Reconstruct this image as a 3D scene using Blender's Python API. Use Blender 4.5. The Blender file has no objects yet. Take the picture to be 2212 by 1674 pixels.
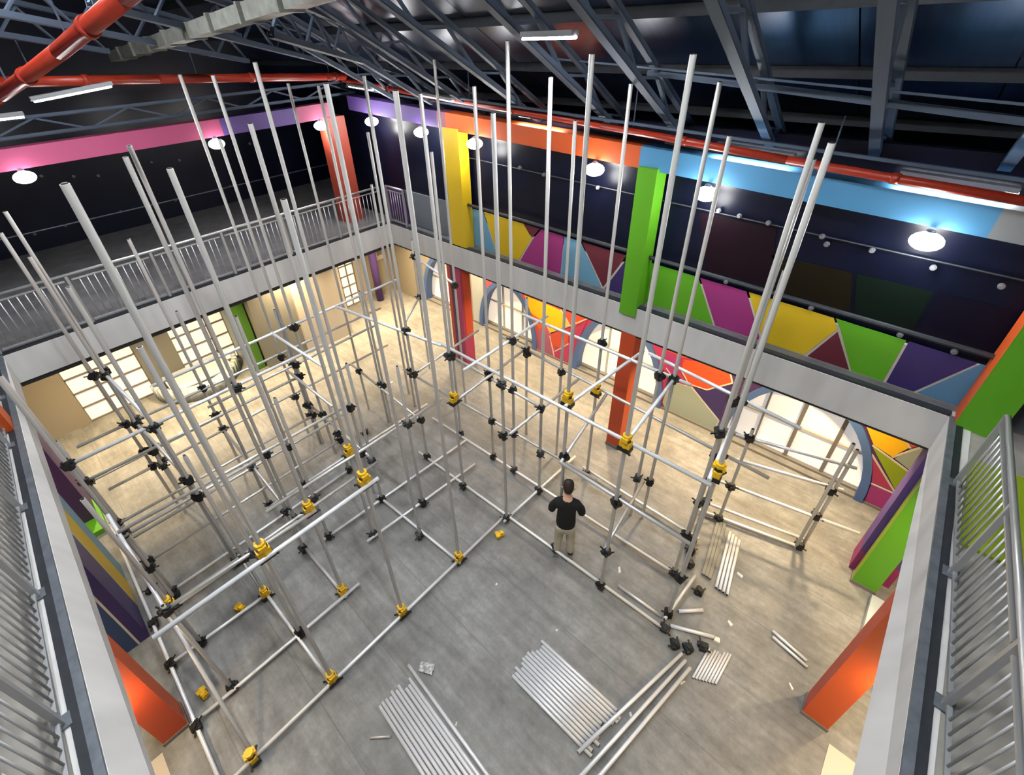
import bpy, math, random
from mathutils import Vector, Matrix
random.seed(7)
S = bpy.context.scene
COL = S.collection

# ------------------------------------------------------------------ camera, world, exposure
cam_d = bpy.data.cameras.new('camera')
cam = bpy.data.objects.new('camera', cam_d); COL.objects.link(cam)
cam_d.sensor_width = 36.0
cam_d.lens = 1007.6 * 36.0 / 2212.0
cam_d.shift_x = 47.1 / 2212.0
cam_d.shift_y = -92.4 / 2212.0
cam_d.clip_start = 0.05
yaw, pitch, roll = 2.3517, 0.5959, -0.0484
fw = Vector((math.cos(yaw)*math.cos(pitch), math.sin(yaw)*math.cos(pitch), -math.sin(pitch)))
rt = Vector((math.sin(yaw), -math.cos(yaw), 0)); up = rt.cross(fw)
r2 = rt*math.cos(roll) + up*math.sin(roll); u2 = -rt*math.sin(roll) + up*math.cos(roll)
cam.matrix_world = Matrix(((r2.x, u2.x, -fw.x, 0), (r2.y, u2.y, -fw.y, 0), (r2.z, u2.z, -fw.z, 7.9), (0, 0, 0, 1)))
S.camera = cam
W = bpy.data.worlds.new('world'); S.world = W; W.use_nodes = True
W.node_tree.nodes['Background'].inputs[0].default_value = (0.30, 0.36, 0.45, 1)
W.node_tree.nodes['Background'].inputs[1].default_value = 0.05
S.view_settings.view_transform = 'Standard'; S.view_settings.look = 'None'
S.view_settings.gamma = 1.0; S.view_settings.use_curve_mapping = False
S.view_settings.exposure = 0.0
FLOOD_W, TUBE_W, WARM_W = 22.0, 105.0, 100.0
S.cycles.max_bounces = 3; S.cycles.diffuse_bounces = 3; S.cycles.glossy_bounces = 2; S.cycles.transmission_bounces = 1
S.cycles.caustics_reflective = False; S.cycles.caustics_refractive = False; S.cycles.adaptive_threshold = 0.08
S.cycles.sample_clamp_indirect = 4.0; S.cycles.use_light_tree = False

# ------------------------------------------------------------------ materials
def lin(c):
    return tuple(((v/255.0)/12.92 if v/255.0 <= .04045 else ((v/255.0+.055)/1.055)**2.4) for v in c)
def mat(name, rgb, rough=.5, metal=0., noise=0., nscale=6., bump=0., emit=None, estr=0., stretch=(1,1,1), spec=.5):
    m = bpy.data.materials.new(name); m.use_nodes = True
    nt = m.node_tree; b = nt.nodes['Principled BSDF']
    c = lin(rgb)
    b.inputs['Base Color'].default_value = (*c, 1); b.inputs['Roughness'].default_value = rough
    b.inputs['Metallic'].default_value = metal; b.inputs['Specular IOR Level'].default_value = spec
    if noise > 0 or bump > 0:
        tc = nt.nodes.new('ShaderNodeTexCoord'); mp = nt.nodes.new('ShaderNodeMapping'); mp.inputs['Scale'].default_value = stretch
        nt.links.new(tc.outputs['Object'], mp.inputs[0])
        n = nt.nodes.new('ShaderNodeTexNoise'); n.inputs['Scale'].default_value = nscale; n.inputs['Detail'].default_value = 2; n.inputs['Roughness'].default_value = .62
        nt.links.new(mp.outputs[0], n.inputs['Vector'])
        if noise > 0:
            r = nt.nodes.new('ShaderNodeValToRGB')
            r.color_ramp.elements[0].position = .3; r.color_ramp.elements[1].position = .72
            r.color_ramp.elements[0].color = (*[v*(1-noise) for v in c], 1); r.color_ramp.elements[1].color = (*[min(1, v*(1+noise)) for v in c], 1)
            nt.links.new(n.outputs[0], r.inputs[0]); nt.links.new(r.outputs[0], b.inputs['Base Color'])
        if bump > 0:
            bp = nt.nodes.new('ShaderNodeBump'); bp.inputs['Strength'].default_value = bump; bp.inputs['Distance'].default_value = .02
            nt.links.new(n.outputs[0], bp.inputs['Height']); nt.links.new(bp.outputs[0], b.inputs['Normal'])
    if emit:
        b.inputs['Emission Color'].default_value = (*lin(emit), 1); b.inputs['Emission Strength'].default_value = estr
    return m
def floor_mat():
    m = mat('concrete_floor', (150,147,141), .62)
    nt = m.node_tree; b = nt.nodes['Principled BSDF']; L = nt.links
    tc = nt.nodes.new('ShaderNodeTexCoord')
    def noise(sc, det, stretch=(1,1,1)):
        mp = nt.nodes.new('ShaderNodeMapping'); mp.inputs['Scale'].default_value = stretch; L.new(tc.outputs['Object'], mp.inputs[0])
        n = nt.nodes.new('ShaderNodeTexNoise'); n.inputs['Scale'].default_value = sc; n.inputs['Detail'].default_value = det; n.inputs['Roughness'].default_value = .65; L.new(mp.outputs[0], n.inputs['Vector']); return n
    def ramp(n, p0, p1, c0, c1):
        r = nt.nodes.new('ShaderNodeValToRGB'); r.color_ramp.elements[0].position = p0; r.color_ramp.elements[1].position = p1
        r.color_ramp.elements[0].color = (*lin(c0), 1); r.color_ramp.elements[1].color = (*lin(c1), 1); L.new(n.outputs[0], r.inputs[0]); return r
    def mix(kind, a, bb, fac):
        x = nt.nodes.new('ShaderNodeMix'); x.data_type = 'RGBA'; x.blend_type = kind; x.inputs[0].default_value = fac
        L.new(a, x.inputs[6]); L.new(bb, x.inputs[7]); return x.outputs[2]
    a = ramp(noise(.7, 5), .32, .7, (126,127,126), (160,161,160))
    d = ramp(noise(3.2, 4), .3, .75, (190,189,187), (255,255,255))
    e = ramp(noise(14, 4), .34, .66, (232,231,229), (255,255,255))
    s = ramp(noise(1.6, 4, (.6, 5, 1)), .36, .62, (205,203,200), (255,255,255))
    o = mix('MULTIPLY', a.outputs[0], d.outputs[0], .75); o = mix('MULTIPLY', o, e.outputs[0], .8); o = mix('MULTIPLY', o, s.outputs[0], .6)
    # saw-cut joints running along x
    sep = nt.nodes.new('ShaderNodeSeparateXYZ'); L.new(tc.outputs['Object'], sep.inputs[0])
    def M(op, i, v):
        k = nt.nodes.new('ShaderNodeMath'); k.operation = op
        L.new(i, k.inputs[0]); k.inputs[1].default_value = v; return k.outputs[0]
    f = M('SUBTRACT', sep.outputs[1], 3.2); f = M('DIVIDE', f, 1.05); f = M('FRACT', f, 0); f = M('SUBTRACT', f, .5); f = M('ABSOLUTE', f, 0); f = M('GREATER_THAN', f, .4915)
    jr = nt.nodes.new('ShaderNodeMix'); jr.data_type = 'RGBA'; jr.inputs[7].default_value = (*lin((92,90,86)), 1)
    jf = nt.nodes.new('ShaderNodeMath'); jf.operation = 'MULTIPLY'; L.new(f, jf.inputs[0]); L.new(noise(1.1, 3).outputs[0], jf.inputs[1])
    L.new(jf.outputs[0], jr.inputs[0]); L.new(o, jr.inputs[6]); L.new(jr.outputs[2], b.inputs['Base Color'])
    bp = nt.nodes.new('ShaderNodeBump'); bp.inputs['Strength'].default_value = .12; bp.inputs['Distance'].default_value = .01
    L.new(noise(18, 3).outputs[0], bp.inputs['Height']); L.new(bp.outputs[0], b.inputs['Normal'])
    return m
M = {}
M['floor'] = floor_mat()
M['plaster'] = mat('white_plaster', (190,190,189), .8, noise=.12, nscale=2.2, bump=.05, stretch=(1,1,.25))
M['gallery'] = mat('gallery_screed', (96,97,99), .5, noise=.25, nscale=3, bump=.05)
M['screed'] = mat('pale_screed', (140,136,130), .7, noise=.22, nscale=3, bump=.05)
M['steel'] = mat('galvanised_steel', (196,198,200), .38, .75)
M['tube'] = mat('scaffold_tube_steel', (206,205,202), .42, .55)
M['tubepale'] = mat('pale_tube_steel', (218,220,223), .38, .25)  # paler, less metallic variant of the tube steel
M['truss'] = mat('truss_steel', (76,88,106), .6, .3)
M['angle'] = mat('steel_angle', (104,110,118), .45, .5, noise=.2, nscale=8)
M['darkmetal'] = mat('dark_metal', (42,46,52), .5, .3, noise=.2, nscale=8)
M['black'] = mat('black_coupler', (20,20,20), .5, .1)
M['yellow_c'] = mat('yellow_coupler', (226,178,22), .5, noise=.12, nscale=20)
M['roof'] = mat('roof_sheet', (34,48,74), .28, .3, noise=.25, nscale=2, stretch=(8,.6,.6))
M['navy'] = mat('dark_navy_gloss', (7,11,28), .3, 0, noise=.3, nscale=2, spec=.25)
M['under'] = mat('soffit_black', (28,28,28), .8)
M['red'] = mat('red_pipe', (156,44,24), .38, noise=.12, nscale=6)
M['duct'] = mat('duct_galvanised', (126,128,122), .5, .25, noise=.25, nscale=7)
PAL = dict(pink=(190,80,124), purple=(98,70,150), mauve=(160,88,118), orange=(222,94,36), blue=(84,156,206), grey=(150,156,160),
  yellow=(226,190,28), green=(98,176,28), lime=(146,170,30), magenta=(164,50,124), maroon=(108,34,52), lightblue=(112,168,200), indigo=(54,40,104), steelblue=(90,140,178),
  redor=(206,78,52), orange_red=(214,80,40), raspberry=(178,54,98), salmon=(200,84,92), navyblue=(76,108,164), deepblue=(44,66,112), skyblue=(104,150,190), sage=(160,172,160), amber=(240,188,20),
  cream=(214,206,192), beige=(160,152,138), plum=(74,44,96), midgrey=(128,128,122), slate=(104,112,120), pale=(196,204,208), dgreen=(84,140,36), brick=(168,66,46))
for k, v in PAL.items(): M[k] = mat('paint_'+k, tuple(c*.87 for c in v), .5)
M['glow'] = mat('lit_shop_glass', (232,226,216), .35, emit=(255,240,218), estr=.62)
M['glowcool'] = mat('lit_shop_glass_cool', (232,232,230), .35, emit=(246,244,244), estr=.42)
M['frame'] = mat('window_frame_grey', (120,116,112), .5, .3)
M['lampglass'] = mat('lamp_lens', (255,255,255), .4, emit=(255,252,246), estr=60)
M['tubeglass'] = mat('fluorescent_tube', (255,255,255), .4, emit=(255,253,248), estr=28)
M['warmglass'] = mat('downlight_lens', (255,240,210), .4, emit=(255,226,170), estr=30)
for k in ('lampglass', 'tubeglass', 'warmglass'): M[k].cycles.emission_sampling = 'NONE'
M['lampbody'] = mat('lamp_housing', (150,152,156), .5, .4)
M['fixture'] = mat('white_fixture', (96,98,102), .6)
M['debris'] = mat('pale_debris', (214,210,200), .8, noise=.1)
M['wrap'] = mat('clear_wrap', (188,190,188), .25, noise=.4, nscale=30, bump=.6)
M['hair'] = mat('dark_hair', (34,22,16), .6, noise=.4, nscale=60); M['skin'] = mat('skin', (206,160,134), .55)
M['knit'] = mat('black_knit', (12,12,14), .9, noise=.3, nscale=60); M['chino'] = mat('beige_trousers', (186,180,160), .85, noise=.08, nscale=14)
M['shoe'] = mat('dark_shoe', (30,28,26), .6); M['sole'] = mat('rubber_sole', (96,92,86), .7); M['logo'] = mat('grey_logo', (120,124,128), .7)

# ------------------------------------------------------------------ mesh helpers
class MB:
    def __init__(s): s.v = []; s.f = []; s.mi = []
    def box(s, x0, x1, y0, y1, z0, z1, m=0):
        n = len(s.v); s.v += [(x, y, z) for z in (z0, z1) for y in (y0, y1) for x in (x0, x1)]
        s.f += [(n, n+2, n+3, n+1), (n+4, n+5, n+7, n+6), (n, n+1, n+5, n+4), (n+2, n+6, n+7, n+3), (n, n+4, n+6, n+2), (n+1, n+3, n+7, n+5)]
        s.mi += [m]*6; return s
    def hexa(s, b, t, m=0):
        n = len(s.v); k = len(b); s.v += list(b)+list(t)
        s.f.append(tuple(range(n+k-1, n-1, -1))); s.f.append(tuple(range(n+k, n+2*k)))
        for i in range(k): j = (i+1) % k; s.f.append((n+i, n+j, n+k+j, n+k+i))
        s.mi += [m]*(k+2); return s
    def tube(s, a, b, r, n=8, m=0, r2=None):
        a = Vector(a); b = Vector(b); d = (b-a).normalized()
        u = d.orthogonal().normalized(); w = d.cross(u); r2 = r if r2 is None else r2
        B = [tuple(a+(u*math.cos(t)+w*math.sin(t))*r) for t in (2*math.pi*i/n for i in range(n))]
        T = [tuple(b+(u*math.cos(t)+w*math.sin(t))*r2) for t in (2*math.pi*i/n for i in range(n))]
        return s.hexa(B, T, m)
    def bar(s, a, b, w, h, m=0, upv=(0, 0, 1)):
        a = Vector(a); b = Vector(b); d = (b-a).normalized(); u = d.cross(Vector(upv))
        if u.length < 1e-4: u = d.orthogonal()
        u.normalize(); q = u.cross(d).normalized(); u = u*w/2; q = q*h/2
        return s.hexa([tuple(a-u-q), tuple(a+u-q), tuple(a+u+q), tuple(a-u+q)], [tuple(b-u-q), tuple(b+u-q), tuple(b+u+q), tuple(b-u+q)], m)
    def channel(s, a, b, w, h, t=.012, upv=(0, 0, 1)):          # C section
        a = Vector(a); b = Vector(b); d = (b-a).normalized(); u = d.cross(Vector(upv)).normalized(); q = u.cross(d).normalized()
        s.bar(a, b, w, t, 0, upv); o = q*(h/2)
        for sg in (-1, 1): s.bar(a+u*sg*(w/2-t/2)+o, b+u*sg*(w/2-t/2)+o, t, h, 0, upv)
        return s
    def mesh(s, name, mats, smooth=False):
        me = bpy.data.meshes.new(name); me.from_pydata(s.v, [], s.f)
        for m in (mats if isinstance(mats, (list, tuple)) else [mats]): me.materials.append(M[m] if isinstance(m, str) else m)
        for p, i in zip(me.polygons, s.mi): p.material_index = i
        if smooth:
            for p in me.polygons: p.use_smooth = len(p.vertices) == 4
        me.update(); return me
    def build(s, name, mats, parent=None, smooth=False):
        return ob(name, s.mesh(name, mats, smooth), parent)
def ob(name, me, parent=None, loc=None, rot=None):
    o = bpy.data.objects.new(name, me); COL.objects.link(o)
    if parent is not None: o.parent = parent
    if loc is not None: o.location = loc
    if rot is not None: o.rotation_euler = rot
    return o
def tag(o, label=None, cat=None, group=None, kind=None):
    if label: o['label'] = label
    if cat: o['category'] = cat
    if group: o['group'] = group
    if kind: o['kind'] = kind
    return o
def thing(name, label, cat, loc=(0, 0, 0), group=None):
    return tag(ob(name, None, None, loc), label, cat, group)
def struct(o, label=None): return tag(o, label, kind='structure')
def box(name, m, b, parent=None, bevel=0):
    o = MB().box(*b).build(name, m, parent)
    if bevel:
        md = o.modifiers.new('bevel', 'BEVEL'); md.width = bevel; md.segments = 2
    return o
def poly_xz(name, pts, y, t, m, parent):                          # panel on a wall facing -y
    n = len(pts); area = sum(pts[i][0]*pts[(i+1) % n][1]-pts[(i+1) % n][0]*pts[i][1] for i in range(n))
    if area < 0: pts = pts[::-1]
    return MB().hexa([(x, y, z) for x, z in pts][::-1], [(x, y-t, z) for x, z in pts][::-1]).build(name, m, parent)
def strip_xz(name, a, b, y, w, t, m, parent):
    d = Vector((b[0]-a[0], b[1]-a[1])); n = Vector((-d.y, d.x)).normalized()*w/2
    return poly_xz(name, [(a[0]+n.x, a[1]+n.y), (b[0]+n.x, b[1]+n.y), (b[0]-n.x, b[1]-n.y), (a[0]-n.x, a[1]-n.y)], y, t, m, parent)
def light(name, kind, loc, energy, color, parent=None, size=.3, rot=(0, 0, 0), size_y=None, spread=None):
    d = bpy.data.lights.new(name, kind); d.energy = energy; d.color = color
    if kind == 'AREA':
        d.size = size
        if size_y: d.shape = 'RECTANGLE'; d.size_y = size_y
        else: d.shape = 'DISK'
        if spread: d.spread = spread
    elif kind == 'POINT': d.shadow_soft_size = size
    o = bpy.data.objects.new(name, d); COL.objects.link(o); o.location = loc; o.rotation_euler = rot
    if parent is not None: o.parent = parent
    return o

# ================================================================== STRUCTURE
X0, X1, Y0, Y1 = -10.6, 1.13, -1.13, 7.03         # void of the atrium
ZB, ZT = 3.05, 3.61
struct(box('floor', 'floor', (-18, 6, -6, 10, -.2, 0)), 'grey concrete ground floor of the atrium with worn patches')
# gallery slabs
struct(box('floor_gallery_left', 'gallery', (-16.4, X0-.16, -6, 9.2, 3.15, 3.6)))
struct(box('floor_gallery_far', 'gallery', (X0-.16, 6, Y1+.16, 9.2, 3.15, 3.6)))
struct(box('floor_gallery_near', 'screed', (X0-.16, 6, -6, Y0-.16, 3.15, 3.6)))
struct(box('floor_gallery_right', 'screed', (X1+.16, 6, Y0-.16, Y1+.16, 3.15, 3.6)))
# white fascia beams round the void
struct(box('trim_1', 'plaster', (X0-.16, X0, Y0-.16, Y1+.16, ZB, ZT)), 'white plastered slab edge below the left railing')
struct(box('trim_2', 'plaster', (X0, X1, Y1, Y1+.16, ZB, ZT)), 'white plastered slab edge below the far colourful parapet')
struct(MB().hexa([(X0, Y0-.16, ZB), (X1, Y0-.16, ZB), (X1, Y0, ZB), (X0, Y0, ZB)], [(X0, Y0-.22, ZT), (X1, Y0-.3, ZT), (X1, -1.30, ZT), (X0, -1.08, ZT)]).build('trim_3', 'plaster'), 'white plastered slab edge at the near left')
struct(MB().hexa([(X1, Y0-.16, ZB), (X1+.16, Y0-.16, ZB), (X1+.16, Y1+.16, ZB), (X1, Y1+.16, ZB)], [(1.31, Y0-.16, ZT), (1.45, Y0-.16, ZT), (X1+.2, Y1+.16, ZT), (1.115, Y1+.16, ZT)]).build('trim_4', 'plaster'), 'white plastered slab edge at the near right')
def angle(name, a, b, inward, dark_first=False):
    t = ob(name, None); struct(t)
    a = Vector(a); b = Vector(b); n = Vector(inward)
    w1, w2, m1, m2 = (.1, .05, 'darkmetal', 'angle') if dark_first else (.064, .07, 'angle', 'darkmetal')
    MB().bar(a-n*w1/2, b-n*w1/2, w1, .03).build('steel_angle', m1, t)
    MB().bar(a-n*(w1+w2/2)+Vector((0, 0, -.004)), b-n*(w1+w2/2)+Vector((0, 0, -.004)), w2, .012).build('edge_strip', m2, t)
    return t
angle('trim_5', (X0-.01, Y0, 3.625), (X0-.01, Y1, 3.625), (1, 0, 0), True)
angle('trim_6', (X0, Y1+.01, 3.625), (X1, Y1+.01, 3.625), (0, -1, 0), True)
angle('trim_7', (X0, -1.085, 3.625), (X1, -1.305, 3.625), (0, 1, 0))
angle('trim_8', (1.31, Y0, 3.625), (1.12, Y1, 3.625), (-1, 0, 0))
# black shadow channel under the left and far fascia
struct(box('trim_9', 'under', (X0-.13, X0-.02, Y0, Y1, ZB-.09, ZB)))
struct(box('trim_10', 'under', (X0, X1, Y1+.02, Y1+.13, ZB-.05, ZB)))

# back walls upper
struct(box('wall_left_upper', 'navy', (-16.6, -16.4, -6, 9.2, 3.6, 9)), 'dark navy wall at the back of the left gallery')
struct(box('wall_far_back', 'navy', (-16.6, 6, 9.3, 9.5, 3.15, 9)))
struct(box('wall_far_outer', 'cream', (-16.6, 6, 9.5, 9.6, 0, 3.15)))
struct(box('wall_near_back', 'plaster', (-18, 6, -6.2, -6, 0, 14)))
struct(box('wall_right_back', 'plaster', (6, 6.2, -6, 9.4, 0, 12)))
# roof: plane falling towards +y
SL = .56
def zr(y, off=0.): return 6.55 + SL*(7.2-y) + off
roof = struct(ob('ceiling', None), 'dark metal sheet roof falling towards the far side')
rp = MB()
pn_rows = [(-6, -4.2), (-4.2, -2.6), (-2.6, -1), (-1, .6), (.6, 2.1), (2.1, 3.5), (3.5, 4.75), (4.75, 5.9), (5.9, 7.05), (7.05, 8.2), (8.2, 9.5)]
xs = [-18.2+1.22*i for i in range(20)]
for (a, b) in pn_rows:
    for i in range(19):
        x0, x1 = xs[i]+.008, xs[i+1]-.008; za, zb = zr(a+.02, .75), zr(b-.02, .75)
        q = MB(); q.hexa([(x0, a+.02, za), (x1, a+.02, za), (x1, b-.02, zb), (x0, b-.02, zb)], [(x0, a+.02, za+.04), (x1, a+.02, za+.04), (x1, b-.02, zb+.04), (x0, b-.02, zb+.04)])
        q.build('roof_sheet', 'roof', roof)
struct(MB().hexa([(-18.5, -6.2, zr(-6.2, .82)), (6.2, -6.2, zr(-6.2, .82)), (6.2, 9.6, zr(9.6, .82)), (-18.5, 9.6, zr(9.6, .82))], [(-18.5, -6.2, zr(-6.2, .9)), (6.2, -6.2, zr(-6.2, .9)), (6.2, 9.6, zr(9.6, .9)), (-18.5, 9.6, zr(9.6, .9))]).build('ceiling_deck', 'darkmetal'))
for y in [a for a, b in pn_rows[1:]]:
    MB().bar((-18, y, zr(y, .7)), (6, y, zr(y, .7)), .06, .12).build('purlin', 'darkmetal', roof)

# ------------------------------------------------------------------ upper parapet mural (far side)
UY = 7.4
wu = struct(box('wall_far_upper', 'navy', (-12.6, 1.3, UY, UY+.12, 3.6, 6.6)), 'dark upper wall behind the far gallery edge')
def wallz(x): return 4.5-.026*(x+8)
mur = thing('painted_parapet', 'long parapet band of bright angular colour panels on the far gallery', 'parapet')
box('backing', 'cream', (-8.3, 1.3, UY-.06, UY-.002, 3.6, 4.24), mur)
UP = [('lightblue', [(-8.3,4.5),(-7.29,4.5),(-6.94,3.62),(-8.3,3.62)]), ('yellow', [(-7.26,4.5),(-6.11,4.47),(-5.89,4.2),(-6.25,3.62),(-6.9,3.62)]), ('maroon', [(-6.08,4.47),(-5.68,4.46),(-5.88,4.23)]),
 ('magenta', [(-5.64,4.46),(-5.08,4.44),(-5.12,3.62),(-6.2,3.62),(-5.86,4.19)]), ('lightblue', [(-5.06,4.44),(-4.69,4.43),(-4.14,3.62),(-5.1,3.62)]), ('maroon', [(-4.65,4.43),(-3.7,4.4),(-4.1,3.64)]), ('indigo', [(-3.66,4.38),(-3.4,4.38),(-3.4,3.62),(-4.06,3.62)]),
 ('green', [(-3.38,4.4),(-2.38,4.37),(-1.97,3.62),(-3.38,3.62)]), ('magenta', [(-2.34,4.37),(-1.62,4.36),(-1.22,3.62),(-1.93,3.62)]), ('yellow', [(-1.58,4.36),(-.44,4.33),(-.35,4.18),(-.6,3.62),(-1.18,3.62)]), ('maroon', [(-.33,4.14),(-.02,3.62),(-.55,3.62)]),
 ('green', [(-.41,4.33),(.39,4.3),(.38,3.62),(.01,3.62),(-.31,4.19)]), ('indigo', [(.42,4.3),(1.1,4.27),(.72,3.62),(.42,3.62)]), ('steelblue', [(1.13,4.27),(1.3,4.26),(1.3,3.62),(.76,3.62)])]
for c, p in UP: poly_xz('panel', p, UY-.06, .012, c, mur)
poly_xz('panel', [(-11.2,4.47),(-10.2,4.5),(-10.1,3.62),(-11.2,3.62)], UY-.002, .05, 'plum', mur)
poly_xz('panel', [(-10.15,4.5),(-8.4,4.5),(-8.4,3.62),(-10.05,3.62)], UY-.002, .05, 'slate', mur)
# mural continued upward with its dimming put into the colour, wires and small fixtures
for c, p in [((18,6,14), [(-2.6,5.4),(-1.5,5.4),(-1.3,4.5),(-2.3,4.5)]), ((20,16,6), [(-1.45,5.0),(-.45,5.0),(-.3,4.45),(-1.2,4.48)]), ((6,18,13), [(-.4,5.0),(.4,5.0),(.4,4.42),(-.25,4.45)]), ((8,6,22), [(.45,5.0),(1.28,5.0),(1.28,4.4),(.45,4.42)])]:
    M['dk%d%d' % c[:2]] = mat('dim_mural_panel_%d' % c[0], c, .4, spec=.2); poly_xz('dim_mural_panel', p, UY-.002, .01, 'dk%d%d' % c[:2], wu)
rl = thing('wall_rail', 'dark horizontal cable rail just above the far colour panels', 'rail')
MB().tube((-8.2, UY-.2, 4.64), (1.3, UY-.2, 4.47), .035).build('rail_tube', 'darkmetal', rl)
MB().tube((-8.2, UY-.06, 5.62), (1.3, UY-.06, 5.36), .012).build('upper_cable', 'darkmetal', rl)
ORD = ['first','second','third','fourth','fifth','sixth','seventh','eighth','ninth','tenth','eleventh','twelfth','thirteenth']
fm = MB().tube((0, 0, 0), (0, -.03, 0), .035, 10).tube((0, -.03, 0), (0, -.05, 0), .024, 10).mesh('wall_spot', 'fixture')
def spots(lst, rot, nm, lab, grp):
    for i, p in enumerate(sorted(lst, key=lambda p: p[1] if rot[2] else p[0])): tag(ob('wall_spotlight', fm, None, p, rot), lab % ORD[i], 'spotlight', grp)
spots([(x, UY-.06, z) for x, z in [(-2.3,5.5),(-2.0,5.48),(-1.6,5.46),(-.92,5.42),(-.84,5.33),(-.35,5.37),(.28,5.31),(.9,5.26),(-7.7,5.6),(-6.2,5.6),(-5.6,5.55),(-4.4,5.5)]], (0,0,0), 'a', '%s small unlit spotlight from the left on the dark wall above the parapet', 'unlit spotlights on the far dark wall')
spots([(x, UY-.21, z) for x, z in [(-.72,4.46),(.3,4.43),(.84,4.41),(-1.9,4.5),(-2.6,4.55)]], (0,0,0), 'b', '%s clip lamp from the left on the dark rail above the panels', 'clip lamps on the rail')
spots([(-16.39, y, z) for y, z in [(1.0,5.31),(1.6,5.17),(2.1,5.08),(.92,4.06),(2.2,4.09),(3.6,4.06),(3.4,5.17),(4.1,5.09),(6.2,5.19),(.27,4.03),(5.2,4.1)]], (0,0,math.pi/2), 'c', '%s small unlit spotlight from the left on the dark left wall', 'unlit spotlights on the left dark wall')
MB().tube((-16.38, -4, 4.08), (-16.38, 9, 4.08), .02).build('cable', 'angle', tag(ob('wall_cable', None), 'thin grey cable along the dark wall behind the left railing', 'cable'))

# ------------------------------------------------------------------ lower far wall with arches
LY = 8.95
lw = struct(ob('wall_far_lower', None), 'painted ground floor wall with blue rimmed arches')
arches = [(-10.85, 1.15, 1.95), (-8.1, 1.16, 1.88), (-4.38, 1.3, 2.12), (-.33, 1.41, 2.1)]
def arcpts(cx, hw, a, n=22): return [(cx+hw*math.cos(t), a*math.sin(t)) for t in (math.pi*i/n for i in range(n+1))]
def wall_piece(x0, x1, m, z1=3.1): box('wall_panel', m, (x0, x1, LY, LY+.2, 0, z1), lw)
# spandrel wall: quads between arch curve and top
edges = [-14.0, -9.55, -6.3, -2.4, 1.45]
for (cx, hw, a), ex0, ex1, base in zip(arches, edges[:-1], edges[1:], ['beige', 'salmon', 'raspberry', 'plum']):
    p = arcpts(cx, hw, a); q = MB()
    top = 3.1
    for i in range(len(p)-1):
        (xa, za), (xb, zb_) = p[i], p[i+1]
        q.hexa([(xb, LY, zb_), (xa, LY, za), (xa, LY, top), (xb, LY, top)], [(xb, LY+.2, zb_), (xa, LY+.2, za), (xa, LY+.2, top), (xb, LY+.2, top)])
    q.box(ex0, cx-hw, LY, LY+.2, 0, top); q.box(cx+hw, ex1, LY, LY+.2, 0, top)
    q.build('wall_panel', base, lw)
    # rim
    o_ = arcpts(cx, hw, a); i_ = arcpts(cx, hw-.14, a-.14); r = MB()
    for k in range(len(o_)-1):
        r.hexa([(o_[k+1][0], LY-.05, o_[k+1][1]), (o_[k][0], LY-.05, o_[k][1]), (i_[k][0], LY-.05, i_[k][1]), (i_[k+1][0], LY-.05, i_[k+1][1])],
               [(o_[k+1][0], LY+.22, o_[k+1][1]), (o_[k][0], LY+.22, o_[k][1]), (i_[k][0], LY+.22, i_[k][1]), (i_[k+1][0], LY+.22, i_[k+1][1])])
    r.build('arch_rim', 'navyblue', lw)
for n, (cx, hw, a) in enumerate(arches):
    w = struct(ob('window_%d' % (n+1), None), 'arched shop window of backlit white glass')
    k = 3 if n < 3 else 4
    bx = [cx-hw+.02 + (2*hw-.04)*i/k for i in range(k+1)] if n < 3 else [cx-hw, -1.02, -.38, .3, cx+hw]
    for i in range(k):
        box('pane', 'glowcool' if n == 3 else 'glow', (bx[i]+.02, bx[i+1]-.02, LY+.3, LY+.33, .05, .86), w)
        box('pane', 'glowcool' if n == 3 else 'glow', (bx[i]+.02, bx[i+1]-.02, LY+.3, LY+.33, .9, 2.2), w)
    for i in range(1, k): w_ = .035 if n == 3 and i > 1 else .015; box('mullion', 'frame' if n == 3 else 'pale', (bx[i]-w_, bx[i]+w_, LY+.24, LY+.3, 0, 2.2), w)
    box('transom', 'cream', (cx-hw, cx+hw, LY+.25, LY+.3, .86, .9), w)
    box('sill', 'frame', (cx-hw, cx+hw, LY+.2, LY+.34, 0, .05), w)
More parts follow.
